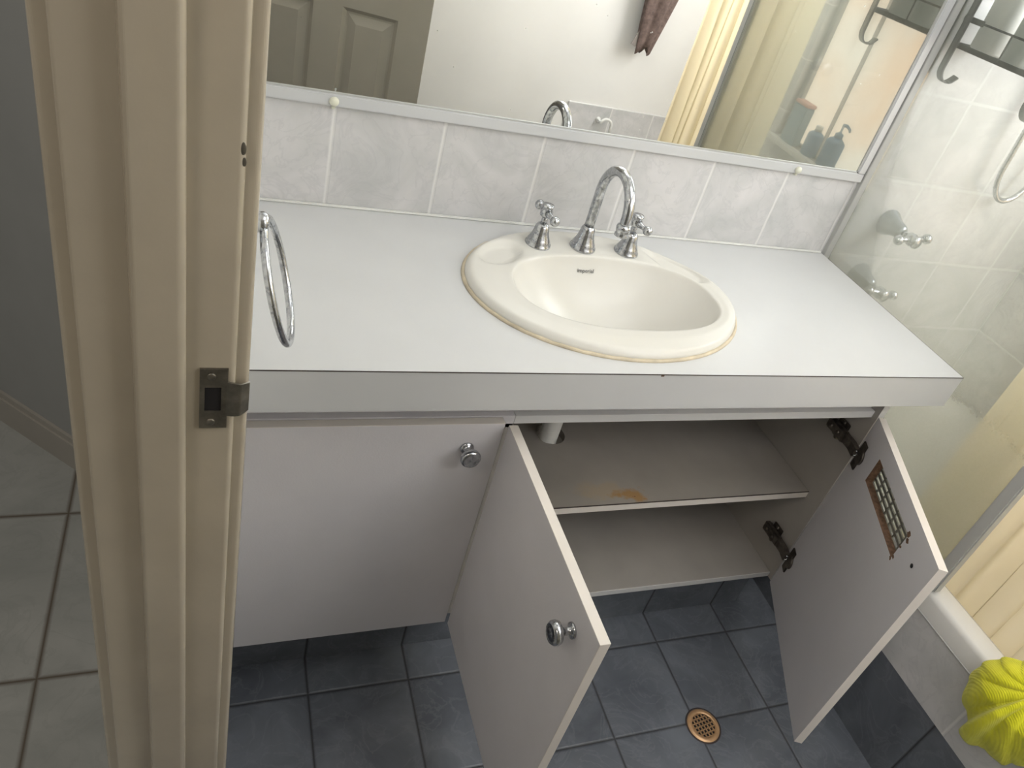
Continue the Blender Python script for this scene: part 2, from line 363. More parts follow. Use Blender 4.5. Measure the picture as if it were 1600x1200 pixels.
# window
bm = B(); box(bm, XR+0.05, XR+0.056, WY0, WY1, WZ0, 1.34)
wn = struct('window_1', bm, M_win, 'bright obscure glass window above the bath, seen in the mirror', 'window')
bm = B()
for y0, y1, z0, z1 in ((WY0, WY0+.025, WZ0, WZ1), (WY1-.025, WY1, WZ0, WZ1), (WY0, WY1, WZ1-.025, WZ1), (WY0, WY1, WZ0, WZ0+.012), (-.986, -.981, WZ0, WZ1)):
    box(bm, XR+0.03, XR+0.05, y0, y1, z0, z1, 0.002)
box(bm, XR+0.03, XR+0.05, WY0, WY1, 1.325, 1.355, 0.002)
obj('window_frame', bm, M_alug, wn)
bm = B(); box(bm, XR+0.05, XR+0.056, WY0, WY1, 1.34, WZ1); obj('upper_pane', bm, M_win2, wn, 'unseen bright upper pane added as key light')  # unseen glowing pane, added to light the room from the window side

# door frame on the latch side (jamb, stop and architraves in one moulded profile)
def rnd(cx, cy, r, a0, a1, n=6): return [(cx+r*math.cos(math.radians(a0+(a1-a0)*i/n)), cy+r*math.sin(math.radians(a0+(a1-a0)*i/n))) for i in range(n+1)]
xa, xs0, xs1, xj, xe = -1.452, -1.408, -1.3705, -1.3325, -1.3215
prof = []
prof += [(xa-.006, YJ+.075)] + rnd(xa-.006+.004, YJ+.006+.004, .004, 180, 270) + [(-1.4465, YJ+.006)]
prof += rnd(-1.4465+.003, YJ+.003, .003, 180, 270) + [(xs0-.002, YJ)] + rnd(xs0+.004, YJ-.012+.004, .004, 180, 270)
prof += rnd(xs1-.0065, YJ-.012+.0065, .0065, 270, 360, 10) + [(xs1, YJ)]
prof += rnd(xj-.005, YJ+.005, .005, 270, 360, 8) + [(xj+.0002, YJ+.006)] + rnd(xe-.0045, YJ+.006+.0045, .0045, 270, 360) + [(xe, YJ+.07), (XL, YJ+.07), (XL, YJ+.016), (XH, YJ+.016), (XH, YJ+.075)]
bm = B(); prism(bm, prof, 0, 2.06)
for f in bm.faces: f.smooth = False
jamb = struct('trim_1', bm, M_paint, 'cream painted door frame upright with a worn metal strike plate', 'door frame')
bm = B(); box(bm, XH-.006, XL+.01, YHG-.016, YHG, 0, 2.06, .003); box(bm, XH-.006, XL+.01, YHG-.016, YJ+.016, 2.045, 2.075, .003)
struct('trim_2', bm, M_paint, 'cream painted door frame upright on the hinge side', 'door frame')
# strike plate on the jamb
def plate():
    z0, z1 = .981, 1.046; x0, x1 = -1.3605, -1.3385; y = YJ
    hx0, hx1, hz0, hz1 = -1.3565, -1.3435, 1.0005, 1.0265
    bm = B()
    for a in ((x0, hx0, z0, z1), (hx1, x1, z0, z1), (hx0, hx1, z0, hz0), (hx0, hx1, hz1, z1)):
        box(bm, a[0], a[1], y-.0022, y+.0002, a[2], a[3])
    # lip that bends round the edge of the jamb
    n = 14; rows = []
    for i in range(n+1):
        t = i/n; x = x1-.001+t*.0185; yy = y-.0022-.0018*math.sin(t*PI*.9)+max(0, t-.62)*.012
        rows.append([bm.verts.new((x, yy-s*.0+.0018*k, 1.0135+s*(.0185-.003*t*t))) for k in (0, 1) for s in (-1, -.33, .33, 1)])
    for a, b in zip(rows, rows[1:]):
        for k in (0, 4):
            for j in range(3): bm.faces.new((a[k+j], a[k+j+1], b[k+j+1], b[k+j]))
        bm.faces.new((a[0], a[4], b[4], b[0])); bm.faces.new((a[3], a[7], b[7], b[3]))
    bm.faces.new(rows[-1][:4]+rows[-1][:3:-1]); 
    o = obj('strike_plate', bm, M_plate, jamb, 'tarnished metal strike plate')
    bm = B(); box(bm, hx0-.0005, hx1+.0005, y-.0012, y+.001, hz0-.0005, hz1+.0005, .0001, 1); obj('latch_hole', bm, M_hole, o)
    for z in (.9885, 1.0385):
        bm = B(); lathe(bm, [(.0036, 0), (.0036, .0008), (.0028, .0014), (0, .0016)], (-1.3515, y-.0022, z), (0, -1, 0), 20)
        s = obj('screw', bm, M_plate, o)
plate()

# the room door seen in the mirror
def door_leaf():
    a = math.radians(16); W, T, H = 0.64, 0.035, 2.03
    rot = Matrix.Rotation(a, 3, 'Z'); base = V(XL+.008, YHG+.004, 0.01)
    mt = Matrix.Translation(base) @ rot.to_4x4()
    o = bpy.data.objects.new('door_1', None); C.objects.link(o); o.matrix_world = mt; WM[o.name] = mt
    o['kind'] = 'structure'; o['label'] = 'open cream panelled door reflected in the mirror'; o['category'] = 'door'
    st, pw_, mu = .10, .175, .09
    cols = [(st, st+pw_), (st+pw_+mu, st+2*pw_+mu)]; rows = [(.20, .855), (.98, 1.62), (1.74, 1.92)]
    bm = B(); xs = [0, cols[0][0], cols[0][1], cols[1][0], cols[1][1], W]; zs = [0]+[z for r in rows for z in r]+[H]
    for i in range(5):
        for j in range(len(zs)-1):
            if i in (1, 3) and j in (1, 3, 5): continue
            box(bm, xs[i], xs[i+1], 0, T, zs[j], zs[j+1])
    bm.transform(mt); obj('door_leaf', bm, M_doorleaf, o)
    for c0, c1 in cols:
        for z0, z1 in rows:
            bm = B(); box(bm, c0, c1, .011, T-.011, z0, z1)
            for y0, y1 in ((T-.011, T-.002), (.011, .002)):
                def ring(d, y): return [bm.verts.new((x, y, z)) for x, z in ((c0+d, z0+d), (c1-d, z0+d), (c1-d, z1-d), (c0+d, z1-d))]
                r0, r1, r2 = ring(.0, y1), ring(.012, y0), None
                for i in range(4): bm.faces.new((r0[i], r0[(i+1) % 4], r1[(i+1) % 4], r1[i]))
                r2 = ring(.018, y0); r3 = ring(.045, y1)
                for i in range(4): bm.faces.new((r2[i], r2[(i+1) % 4], r3[(i+1) % 4], r3[i]))
                bm.faces.new(r3)
            bm.transform(mt); obj('door_panel', bm, M_doorleaf, o)
    bm = B(); lathe(bm, [(.026, 0), (.026, .006), (.01, .01), (.009, .035), (.024, .045), (.027, .058), (.02, .068), (0, .071)], (W-.055, T, 1.0), (0, 1, 0), 28)
    bm.transform(mt); obj('door_knob', bm, M_chrome, o)
door_leaf()

# tiled patch on the white wall, tiled hob of the bath, splashback
bm = B(); box(bm, -0.018, XR, YO, YO+.008, .0, .615, .001); struct('trim_3', bm, M_patch, 'low band of marbled tiles on the wall facing the vanity, seen in the mirror', 'wall tiles')
bm = B(); box(bm, XL, .004, 0.0, .0079, .80, 1.013); struct('trim_4', bm, M_splash, 'row of grey marbled tiles between worktop and mirror', 'splashback tiles')
XB = 0.012
bm = B(); box(bm, XB, .05, YO+.008, 0.0, 0, .228); hob = struct('trim_5', bm, M_hobd, 'dark slate tile skirting at the foot of the bath', 'tiles')
bm = B(); box(bm, XB, .05, YO+.008, 0.0, .228, .378); struct('trim_6', bm, M_hobl, 'pale marbled tile face of the bath surround', 'tiles')

# ------------------------------------------------------------------ bath
def bath():
    t = thing('bathtub', 'white built-in bathtub with raised rim behind the glass screen', 'bathtub', (.37, -.8, 0))
    x0, x1, y0, y1 = XB, XR-.003, YO+.01, -.003
    bm = B(); n = 64
    def ringp(x0, x1, y0, y1, r, z):
        out = []; cx, cy = (x0+x1)/2, (y0+y1)/2; hx, hy = (x1-x0)/2, (y1-y0)/2
        for i in range(n):
            a = 2*PI*(i+.5)/n; c, s = math.cos(a), math.sin(a); p = 2/r
            out.append(bm.verts.new((cx+hx*math.copysign(abs(c)**p, c), cy+hy*math.copysign(abs(s)**p, s), z)))
        return out
    spec = [(0, 60, .378), (0, 60, .418), (.003, 40, .427), (.010, 30, .431), (.045, 12, .432), (.055, 9, .428), (.062, 8, .415), (.075, 7, .32), (.10, 6, .16), (.14, 4, .10), (.22, 3, .085)]
    rs = [ringp(x0+d, x1-d, y0+d*1.2, y1-d*1.2, e, z) for d, e, z in spec]
    for a, b in zip(rs, rs[1:]):
        for i in range(n):
            f = bm.faces.new((a[i], a[(i+1) % n], b[(i+1) % n], b[i])); f.smooth = True
    bm.faces.new(rs[-1]); obj('tub', bm, M_bath, t)
    bm = B(); lathe(bm, [(.028, 0), (.026, .003), (0, .004)], (.37, -.25, .086)); obj('waste', bm, M_chrome, t)
bath()
bm = B(); tube(bm, arc((XB-.001, 0, .378), .0025, 0, 2*PI, 1, (1, 0, 0), (0, 0, 1))[:1]+[V(XB-.001, -1.55, .378)], .002, 8)
rooted('sealant_bead', bm, M_alug, (XB-.001, -.7, .378), 'thin sealant line under the bath rim above the pale tiles', 'sealant')

# ------------------------------------------------------------------ vanity
def panel(bm, x0, x1, y0, y1, z0, z1): box(bm, x0, x1, y0, y1, z0, z1, .0006, 1)
XC = -0.077; XM = -0.898; YD = -0.4303; ZT = 0.679; ZB = 0.142; T = .016
van = thing('vanity_cabinet', 'white laminate vanity cabinet with two open doors under the worktop', 'cabinet', (-.7, -.2, 0))
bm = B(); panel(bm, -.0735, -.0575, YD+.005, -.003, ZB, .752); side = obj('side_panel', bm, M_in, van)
bm = B(); box(bm, -.0737, -.0575, YD+.0043, YD+.0051, ZB, .752); obj('edge_strip', bm, M_lam, side)  # pale strip stands in for light through the hinge gap
bm = B(); panel(bm, XL+.002, XL+.018, YD+T+.001, -.003, ZB, .752); obj('side_panel', bm, M_lam, van)
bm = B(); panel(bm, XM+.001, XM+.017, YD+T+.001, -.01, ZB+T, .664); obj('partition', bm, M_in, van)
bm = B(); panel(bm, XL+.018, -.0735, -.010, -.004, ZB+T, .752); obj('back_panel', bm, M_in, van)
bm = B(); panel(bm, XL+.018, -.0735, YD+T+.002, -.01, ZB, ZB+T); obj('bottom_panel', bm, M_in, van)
bm = B(); box(bm, XM+.017, -.0735, YD+T+.0006, YD+T+.002, ZB+.0005, ZB+T-.001); obj('bottom_edge_strip', bm, M_lam, van)
bm = B(); panel(bm, XM+.017, -.0735, YD+T+.001, -.36, .663, .680); obj('top_front_strip', bm, M_lam, van)
bm = B(); panel(bm, XL+.018, XM+.0165, YD+T+.001, -.36, .655, .6805); obj('top_front_strip', bm, M_door, van)
bm = B(); panel(bm, XL+.018, -.0735, YD+T+.014, YD+T+.030, .680, .752); obj('top_rail', bm, M_door, van)
# shelf with a pipe hole
def shelf():
    bm = B(); x0, x1, y0, y1, z0, z1 = XM+.018, -.0735-.001, -.383, -.012, .392, .410
    hx, hy, hr = -.655, -.170, .033; n = 40
    ring_t = []; outer = []
    for z in (z0, z1):
        r = [bm.verts.new((hx+hr*math.cos(2*PI*i/n), hy+hr*math.sin(2*PI*i/n), z)) for i in range(n)]
        o = []
        for i in range(n):
            a = 2*PI*i/n; c, s = math.cos(a), math.sin(a)
            k = min(((x1-hx)/c if c > 1e-9 else (x0-hx)/c if c < -1e-9 else 1e9), ((y1-hy)/s if s > 1e-9 else (y0-hy)/s if s < -1e-9 else 1e9))
            o.append(bm.verts.new((hx+k*c, hy+k*s, z)))
        for i in range(n):
            j = (i+1) % n; pts = [r[i], r[j], o[j]]
            # corner vertex where the outline turns
            ax, ay = o[i].co.x, o[i].co.y; bx_, by_ = o[j].co.x, o[j].co.y
            if abs(ax-bx_) > 1e-6 and abs(ay-by_) > 1e-6:
                cx_ = x1 if max(ax, bx_) > x1-1e-5 else x0; cy_ = y1 if max(ay, by_) > y1-1e-5 else y0
                pts.append(bm.verts.new((cx_, cy_, z)))
            pts.append(o[i]); bm.faces.new(pts)
        ring_t.append(r)
    for i in range(n): bm.faces.new((ring_t[0][i], ring_t[0][(i+1) % n], ring_t[1][(i+1) % n], ring_t[1][i]))
    s = obj('shelf', bm, M_shelf, van, 'stained interior shelf with a pipe hole')
    bm = B(); box(bm, x0, x1, y0-.0015, y0, z0, z1-.0018); obj('edge_strip', bm, M_edge, s)
    bm = B(); box(bm, x0, x1, y0-.0016, y0, z1-.0018, z1+.0002); obj('joint_line', bm, M_dark, s)
shelf()
bm = B(); box(bm, XL+.018, XC-.005, -.380, -.36, 0, ZB-.001); obj('kickboard', bm, M_kick, van, 'dark slate tiled kickboard')
# material on the kickboard is laid out in world metres: keep its object coordinates = world
def knob(parent, p, d):
    bm = B(); lathe(bm, [(.0105, 0), (.0115, .001), (.0115, .0035), (.008, .005), (.0055, .008), (.0055, .014), (.009, .0175), (.0155, .021), (.0172, .0255), (.0168, .030), (.0135, .034), (.0125, .0335), (.006, .0345), (0, .0348)], p, d, 36)
    return obj('knob', bm, M_chrome, parent)
def plain_door(label, pts, kp, kd):
    bm = B()
    (x0, x1, y0, y1) = pts; box(bm, x0, x1, y0, y1, ZB, ZT, .0005, 1)
    # faces whose normal lies across the thickness are laminate, the rest edge strip
    thin_x = (x1-x0) < (y1-y0)
    bm.normal_update()
    for f in bm.faces:
        nn = f.normal; face = abs(nn.x) > .9 if thin_x else abs(nn.y) > .9
        f.material_index = 0 if face else 1
    d = obj('door', bm, [M_door, M_edge], van, label); knob(d, kp, kd); return d
plain_door('closed cabinet door', (XM-.404, XM-.0055, YD, YD+T), (-.960, YD, .628), (0, -1, 0))
plain_door('middle cabinet door open at a right angle', (XM-.001, XM+T-.001, YD-.413, YD-.004), (XM-.001, YD-.356, .628), (-1, 0, 0))
def open_door():
    th = 1.1103; c, s = math.cos(th), math.sin(th); W = .411
    org = V(XC-.0005, YD, 0); U = V(-c, -s, 0); O = V(s, -c, 0); Z = V(0, 0, 1)
    mt = Matrix(((U.x, O.x, 0, org.x), (U.y, O.y, 0, org.y), (0, 0, 1, 0), (0, 0, 0, 1)))   # local x=along door, y=outward, z up
    a0, a1, b0, b1 = .090, .300, .580, .640
    bm = B()
    def q(p): return [bm.verts.new(v) for v in p]
    for y in (0, T):
        o = [(0, ZB), (W, ZB), (W, ZT), (0, ZT)]; i_ = [(a0, b0), (a1, b0), (a1, b1), (a0, b1)]
        for k in range(4):
            l = (k+1) % 4
            f = bm.faces.new(q([(o[k][0], y, o[k][1]), (o[l][0], y, o[l][1]), (i_[l][0], y, i_[l][1]), (i_[k][0], y, i_[k][1])])); f.material_index = 0
    for pts, mi in (([(0, ZB), (W, ZB), (W, ZT), (0, ZT)], 1), ([(a0, b0), (a1, b0), (a1, b1), (a0, b1)], 2)):
        for k in range(4):
            l = (k+1) % 4
            f = bm.faces.new(q([(pts[k][0], 0, pts[k][1]), (pts[l][0], 0, pts[l][1]), (pts[l][0], T, pts[l][1]), (pts[k][0], T, pts[k][1])])); f.material_index = mi
    bmesh.ops.remove_doubles(bm, verts=bm.verts, dist=1e-5)
    bm.transform(mt); d = obj('door', bm, [M_door, M_edge, M_brown], van, 'right cabinet door swung open with a vent cut-out')
    # chipped edges around the cut-out
    bm = B()
    for (cx_, cz_, r_, sd) in ((.300, .643, .006, 1), (.307, .634, .0045, 2), (.303, .586, .004, 3), (.299, .578, .0035, 4), (.302, .612, .0028, 5)):
        random.seed(sd); n = 9
        vs = [bm.verts.new((cx_+r_*(.6+.6*random.random())*math.cos(2*PI*i/n)*1.3, -.0003, cz_+r_*(.6+.6*random.random())*math.sin(2*PI*i/n))) for i in range(n)]
        vb = [bm.verts.new((v.co.x, .0005, v.co.z)) for v in vs]
        bm.faces.new(vs); bm.faces.new(vb[::-1])
        for i in range(n): bm.faces.new((vs[i], vs[(i+1) % n], vb[(i+1) % n], vb[i]))
    bm.transform(mt); obj('chipped_edge', bm, M_brown, d)
    # vent grille fixed to the outer face
    bm = B(); g0, g1, h0, h1 = a0-.008, a1+.012, b0-.008, b1+.008; y0, y1 = T, T+.003
    rows = 5; cols = 7; rh = (h1-h0-.012)/rows; cw = (g1-g0-.012)/cols
    zs = [h0]; 
    for i in range(rows):
        zc = h0+.006+rh*(i+.5); zs += [zc-.0036, zc+.0036]
    zs.append(h1)
    for i in range(0, len(zs), 2): box(bm, g0, g1, y0, y1, zs[i], zs[i+1])
    for i in range(1, len(zs)-1, 2):
        box(bm, g0, g0+.008, y0, y1, zs[i], zs[i+1])
        for j in range(1, cols): xx = g0+.006+cw*j; box(bm, xx-.0018, xx+.0018, y0, y1, zs[i], zs[i+1])
        box(bm, g1-.008, g1, y0, y1, zs[i], zs[i+1])
    bm.transform(mt); obj('vent_grille', bm, M_vent, d, 'slotted vent grille')
    bm = B(); lathe(bm, [(.0042, 0), (.0042, .0006), (0, .0007)], (.356, 0, .623), (0, -1, 0), 16); bm.transform(mt); obj('screw_hole', bm, M_hole, d)
    bm = B(); lathe(bm, [(.0105, 0), (.0115, .001), (.0115, .0035), (.008, .005), (.0055, .008), (.0055, .014), (.0155, .021), (.0172, .0255), (.0168, .030), (.0135, .034), (0, .0348)], (.356, T, .628), (0, 1, 0), 32)
    bm.transform(mt); obj('knob', bm, M_chrome, d)
    # concealed hinges
    for z in (.588, .248):
        bm = B()   # flange and cup on the door
        box(bm, .010, .034, -.004, 0, z-.034, z+.034, .0025, 2)
        lathe(bm, [(.0175, 0), (.0175, .0035), (.015, .005), (0, .005)], (.026, 0, z), (0, -1, 0), 28)
        bm.transform(mt); hg = obj('hinge', bm, M_hinge, d, 'tarnished concealed hinge')
        bm = B()   # arm reaching to the side panel
        p = mt @ V(.016, -.008, z)
        xs_ = -.0735
        tube(bm, [p, V(xs_-.012, YD+.012, z+.001), V(xs_-.012, YD+.045, z+.002), V(xs_-.010, YD+.085, z+.003)], 0, flat=(.0105, .006, (1, 0, 0)))
        box(bm, xs_-.006, xs_-.0004, YD+.045, YD+.078, z-.022, z+.026, .002, 2)
        box(bm, xs_-.020, xs_-.0055, YD+.030, YD+.092, z-.012, z+.016, .004, 2)
        lathe(bm, [(.0045, 0), (.0045, .003), (0, .0035)], (xs_-.020, YD+.052, z+.002), (-1, 0, 0), 14)
        lathe(bm, [(.0045, 0), (.0045, .003), (0, .0035)], (xs_-.020, YD+.075, z+.002), (-1, 0, 0), 14)
        for dz in (-.018, .022): lathe(bm, [(.006, 0), (.005, .004), (0, .0045)], (xs_-.006, YD+.06, z+dz), (-1, 0, 0), 14)
        obj('hinge_arm', bm, M_hinge, hg)
        bm = B(); tube(bm, [p+V(-.004, 0, -.006), p+V(.003, -.001, -.006), p+V(.003, -.001, .006), p+V(-.004, 0, .006)], .0016, 8); obj('hinge_pin', bm, M_chrome, hg)
open_door()

# worktop with the basin cut-out
BX, BY, BA, BBm = -.694, -.243, .262, .206       # basin centre and half axes
ZC = .8273
def worktop():
    t = thing('worktop', 'white laminate worktop with square front edge holding the oval basin', 'worktop', (-.66, -.24, .755))
    x0, x1, y0, y1 = XL+.001, 0.0, -.4839, -.001; z0, z1 = .7553, ZC; n = 72; ha, hb = BA-.025, BBm-.025
    bm = B(); top = []
    for z in (z1, z1-.03):
        r = [bm.verts.new((BX+ha*math.cos(2*PI*i/n), BY+hb*math.sin(2*PI*i/n), z)) for i in range(n)]; top.append(r)
        if z != z1: continue
        o = []
        for i in range(n):
            a = 2*PI*i/n; c, s = ha*math.cos(a), hb*math.sin(a)
            k = min(((x1-BX)/c if c > 1e-9 else (x0-BX)/c if c < -1e-9 else 1e9), ((y1-BY)/s if s > 1e-9 else (y0-BY)/s if s < -1e-9 else 1e9))
            o.append(bm.verts.new((BX+k*c, BY+k*s, z)))
        for i in range(n):
            j = (i+1) % n; pts = [r[i], r[j], o[j]]
            ax, ay, bx_, by_ = o[i].co.x, o[i].co.y, o[j].co.x, o[j].co.y
            if abs(ax-bx_) > 1e-6 and abs(ay-by_) > 1e-6:
                pts.append(bm.verts.new((x1 if max(ax, bx_) > x1-1e-5 else x0, y1 if max(ay, by_) > y1-1e-5 else y0, z)))
            pts.append(o[i]); bm.faces.new(pts)
    for i in range(n): bm.faces.new((top[0][i], top[0][(i+1) % n], top[1][(i+1) % n], top[1][i]))
    # sides, front build-up and underside
    cs = [(x0, y0), (x1, y0), (x1, y1), (x0, y1)]
    def quad(*p): bm.faces.new([bm.verts.new(v) for v in p])
    for k in range(4):
        a, b = cs[k], cs[(k+1) % 4]; quad((*a, z0), (*b, z0), (*b, z1), (*a, z1))
    quad((x0, y0, z0), (x1, y0, z0), (x1, y0+.03, z0), (x0, y0+.03, z0)); quad((x0, y0+.03, z0), (x1, y0+.03, z0), (x1, y0+.03, z1-.03), (x0, y0+.03, z1-.03))
    bmesh.ops.remove_doubles(bm, verts=bm.verts, dist=1e-5)
    obj('top', bm, M_top, t)
    bm = B(); box(bm, x0, x1+.0004, y0-.0005, y0+.0004, z1-.0014, z1+.0001); box(bm, x1-.0004, x1+.0005, y0, -.03, z1-.0012, z1+.0001); obj('joint_line', bm, M_dark, t)
    bm = B(); box(bm, -.690, -.684, y0-.0007, y0+.0004, z1-.0045, z1-.001, .0008, 1); obj('edge_chip', bm, M_brown, t, 'small brown chip in the front edge')
    bm = B(); box(bm, XL+.002, -.003, -.006, .0, ZC, ZC+.005, .002, 2); obj('sealant', bm, M_white, t)
worktop()

# ------------------------------------------------------------------ basin
def basin():
    t = thing('washbasin', 'oval cream ceramic washbasin set into the white worktop', 'washbasin', (BX, BY, ZC))
    ic = (-.672, -.258); ia, ib = .203, .122; n = 144
    def sstep(a, b, v): v = min(1, max(0, (v-a)/(b-a))); return v*v*(3-2*v)
    def dish(x, y):
        d = 0
        for cx, cy, ang, a, b in ((-.872, -.150, math.radians(40), .060, .034), (-.497, -.150, math.radians(-52), .078, .030)):
            dx, dy = x-cx, y-cy; u = dx*math.cos(ang)+dy*math.sin(ang); v = -dx*math.sin(ang)+dy*math.cos(ang)
            d = max(d, 1-sstep(.70, 1.0, math.hypot(u/a, v/b)))
        return d
    bm = B(); rings = []
    # bowl: from the waste outwards
    prof = [(.10, -.118), (.16, -.117), (.26, -.112), (.38, -.103), (.50, -.091), (.60, -.078), (.70, -.062), (.78, -.046), (.85, -.030), (.90, -.017), (.94, -.0065), (.965, .001), (.98, .0065), (.992, .0105), (1.0, .0125), (1.012, .0140)]
    for s, z in prof:
        r = []
        for i in range(n):
            a = 2*PI*i/n; c, sn = math.cos(a), math.sin(a); e = 2.0+.35*s
            x = ic[0]+s*ia*math.copysign(abs(c)**(2/e), c); y = ic[1]+s*ib*math.copysign(abs(sn)**(2/e), sn)
            if s < .3: x = ic[0]+s*ia*c*(.5+.5*s/.3); y = ic[1]+s*ib*sn*(.85+.15*s/.3)
            r.append(bm.verts.new((x, y, ZC+z)))
        rings.append(r)
    last = [v.co.copy() for v in rings[-1]]
    # deck: from the bowl lip out to the outer edge, ring by ring
    for k, f in enumerate((.08, .16, .24, .32, .40, .48, .56, .64, .72, .80, .87, .92, .96, .985, 1.0, 1.0)):
        r = []
        for i in range(n):
            p = last[i]; a = math.atan2((p.y-BY)/BBm, (p.x-BX)/BA)
            q = V(BX+BA*math.cos(a), BY+BBm*math.sin(a), 0)
            x = p.x+(q.x-p.x)*f; y = p.y+(q.y-p.y)*f
            z = .014+.0025*sstep(0, .5, f)
            if f > .84: z -= .0105*((f-.84)/.16)**2.4
            if k == 15: z = .0005
            z -= dish(x, y)*.0095*(1-sstep(.85, .97, f))
            r.append(bm.verts.new((x, y, ZC+z)))
        rings.append(r)
    for a, b in zip(rings, rings[1:]):
        for i in range(n): f = bm.faces.new((a[i], a[(i+1) % n], b[(i+1) % n], b[i])); f.smooth = True
    bm.faces.new(rings[0])
    obj('bowl', bm, M_cer, t)
    bm = B(); lathe(bm, [(.021, 0), (.0205, .002), (.016, .003), (.012, .0015), (0, .001)], (ic[0], ic[1], ZC-.118), (0, 0, 1), 32); obj('waste', bm, M_chrome, t)
    bm = B(); pts = [V(BX+(BA+.002)*math.cos(2*PI*i/96), BY+(BBm+.002)*math.sin(2*PI*i/96), ZC+.001+.0006*math.sin(i*2.3)) for i in range(96)]
    tube(bm, pts, .0038, 8, closed=True); obj('sealant', bm, M_seal, t, 'yellowed sealant around the basin')
    # lettering on the back wall of the bowl
    cu = bpy.data.curves.new('lettering', 'FONT'); cu.body = 'imperial'; cu.size = .0108; cu.extrude = .0001; cu.align_x = 'CENTER'; cu.space_character = 1.02; cu.offset = .00008
    tmp = bpy.data.objects.new('tmp', cu); C.objects.link(tmp); dg = bpy.context.evaluated_depsgraph_get()
    me = bpy.data.meshes.new_from_object(tmp.evaluated_get(dg)); bpy.data.objects.remove(tmp)
    bm = B(); bm.from_mesh(me)
    bm.transform(Matrix.Translation((-.690, -.1500, ZC-.0155)) @ Matrix.Rotation(math.radians(63), 4, 'X')); o = obj('lettering', bm, M_ink, t)
    # pipe under the basin
    bm = B(); tube(bm, [V(-.665, -.18, .70), V(-.665, -.18, .38), V(-.665, -.18, .33), V(-.66, -.15, .30), V(-.655, -.10, .30), V(-.655, -.02, .32)], .021, 20)
    obj('waste_pipe', bm, M_white, t, 'white waste pipe under the basin')
basin()

# ------------------------------------------------------------------ taps
BELL = [(.0245, 0), (.0255, .002), (.0250, .006), (.0225, .0085), (.0225, .011), (.0200, .016), (.0165, .024), (.0145, .033), (.0135, .040), (.0105, .045), (.0070, .047)]
def tap(name, label, cat, p, axis, armdir, group, sc=1.0, mb=None):
    ax = Vector(axis); ar = Vector(armdir).normalized(); p = Vector(p)
    t = thing(name, label, cat, p, group)
    bm = B(); lathe(bm, [(r*sc, h*sc) for r, h in BELL], p, ax, 40); obj('base', bm, mb or M_chrome, t)
    bm = B(); lathe(bm, [(.0058*sc, .044*sc), (.0058*sc, .062*sc)], p, ax, 20); obj('spindle', bm, M_chrome, t)
    bm = B(); lathe(bm, [(r*sc, h*sc) for r, h in [(.0085, .060), (.0115, .063), (.0120, .072), (.0095, .075), (.0105, .077), (.0115, .081), (.0105, .0845), (0, .0855)]], p, ax, 28)
    c = p+ax*.069*sc
    for s, L in ((1, .036*sc), (-1, .030*sc)):
        tube(bm, [c+ar*s*.006, c+ar*s*.014, c+ar*s*.022, c+ar*s*(L-.006)], [.0085*sc, .0060*sc, .0048*sc, .0055*sc], 14)
        sphere(bm, c+ar*s*L, .0095*sc, 20)
    obj('lever_handle', bm, M_chrome, t)
tap('basin_tap', 'chrome tap with ball-ended lever handle, left of the basin spout', 'tap', (-.785, -.107, ZC+.013), (0, 0, 1), (.12, -1, 0), 'basin taps')
tap('basin_tap', 'chrome tap with ball-ended lever handle, right of the basin spout', 'tap', (-.595, -.110, ZC+.013), (0, 0, 1), (.25, -1, 0), 'basin taps')
tap('bath_tap', 'upper chrome tap on the tiled wall behind the glass screen', 'tap', (.150, -.0005, .926), (0, -1, 0), (1, 0, .12), 'bath taps', 1.28, M_chrome_dim)
tap('bath_tap', 'lower chrome tap on the tiled wall behind the glass screen', 'tap', (.150, -.0005, .778), (0, -1, 0), (1, 0, -.1), 'bath taps', 1.28, M_chrome_dim)
def spout():
    x, y, z = -.690, -.106, ZC+.013
    t = thing('swan_neck_spout', 'chrome swan-neck spout between the two basin taps', 'spout', (x, y, z))
    bm = B(); lathe(bm, [(r*1.02, h*1.08) for r, h in BELL], (x, y, z), (0, 0, 1), 40); obj('base', bm, M_chrome, t)
    pts = [V(x, y, z+.045), V(x, y, z+.07), V(x, y, z+.10), V(x, y, .962)]
    pts += arc((x, y-.060, .964), .060, 0, PI*1.02, 24, (0, 1, 0), (0, 0, 1)) + [V(x, y-.1205, .953)]
    bm = B(); tube(bm, pts, .0096, 24); obj('pipe', bm, M_chrome, t)
    bm = B(); lathe(bm, [(.0095, 0), (.0125, .002), (.0135, .006), (.0125, .012), (.0110, .016), (.0128, .019), (.0125, .022), (.008, .022), (.007, .018), (0, .018)], (x, y-.1205, .957), (0, 0, -1), 32)
    obj('nozzle', bm, M_chrome, t)
spout()

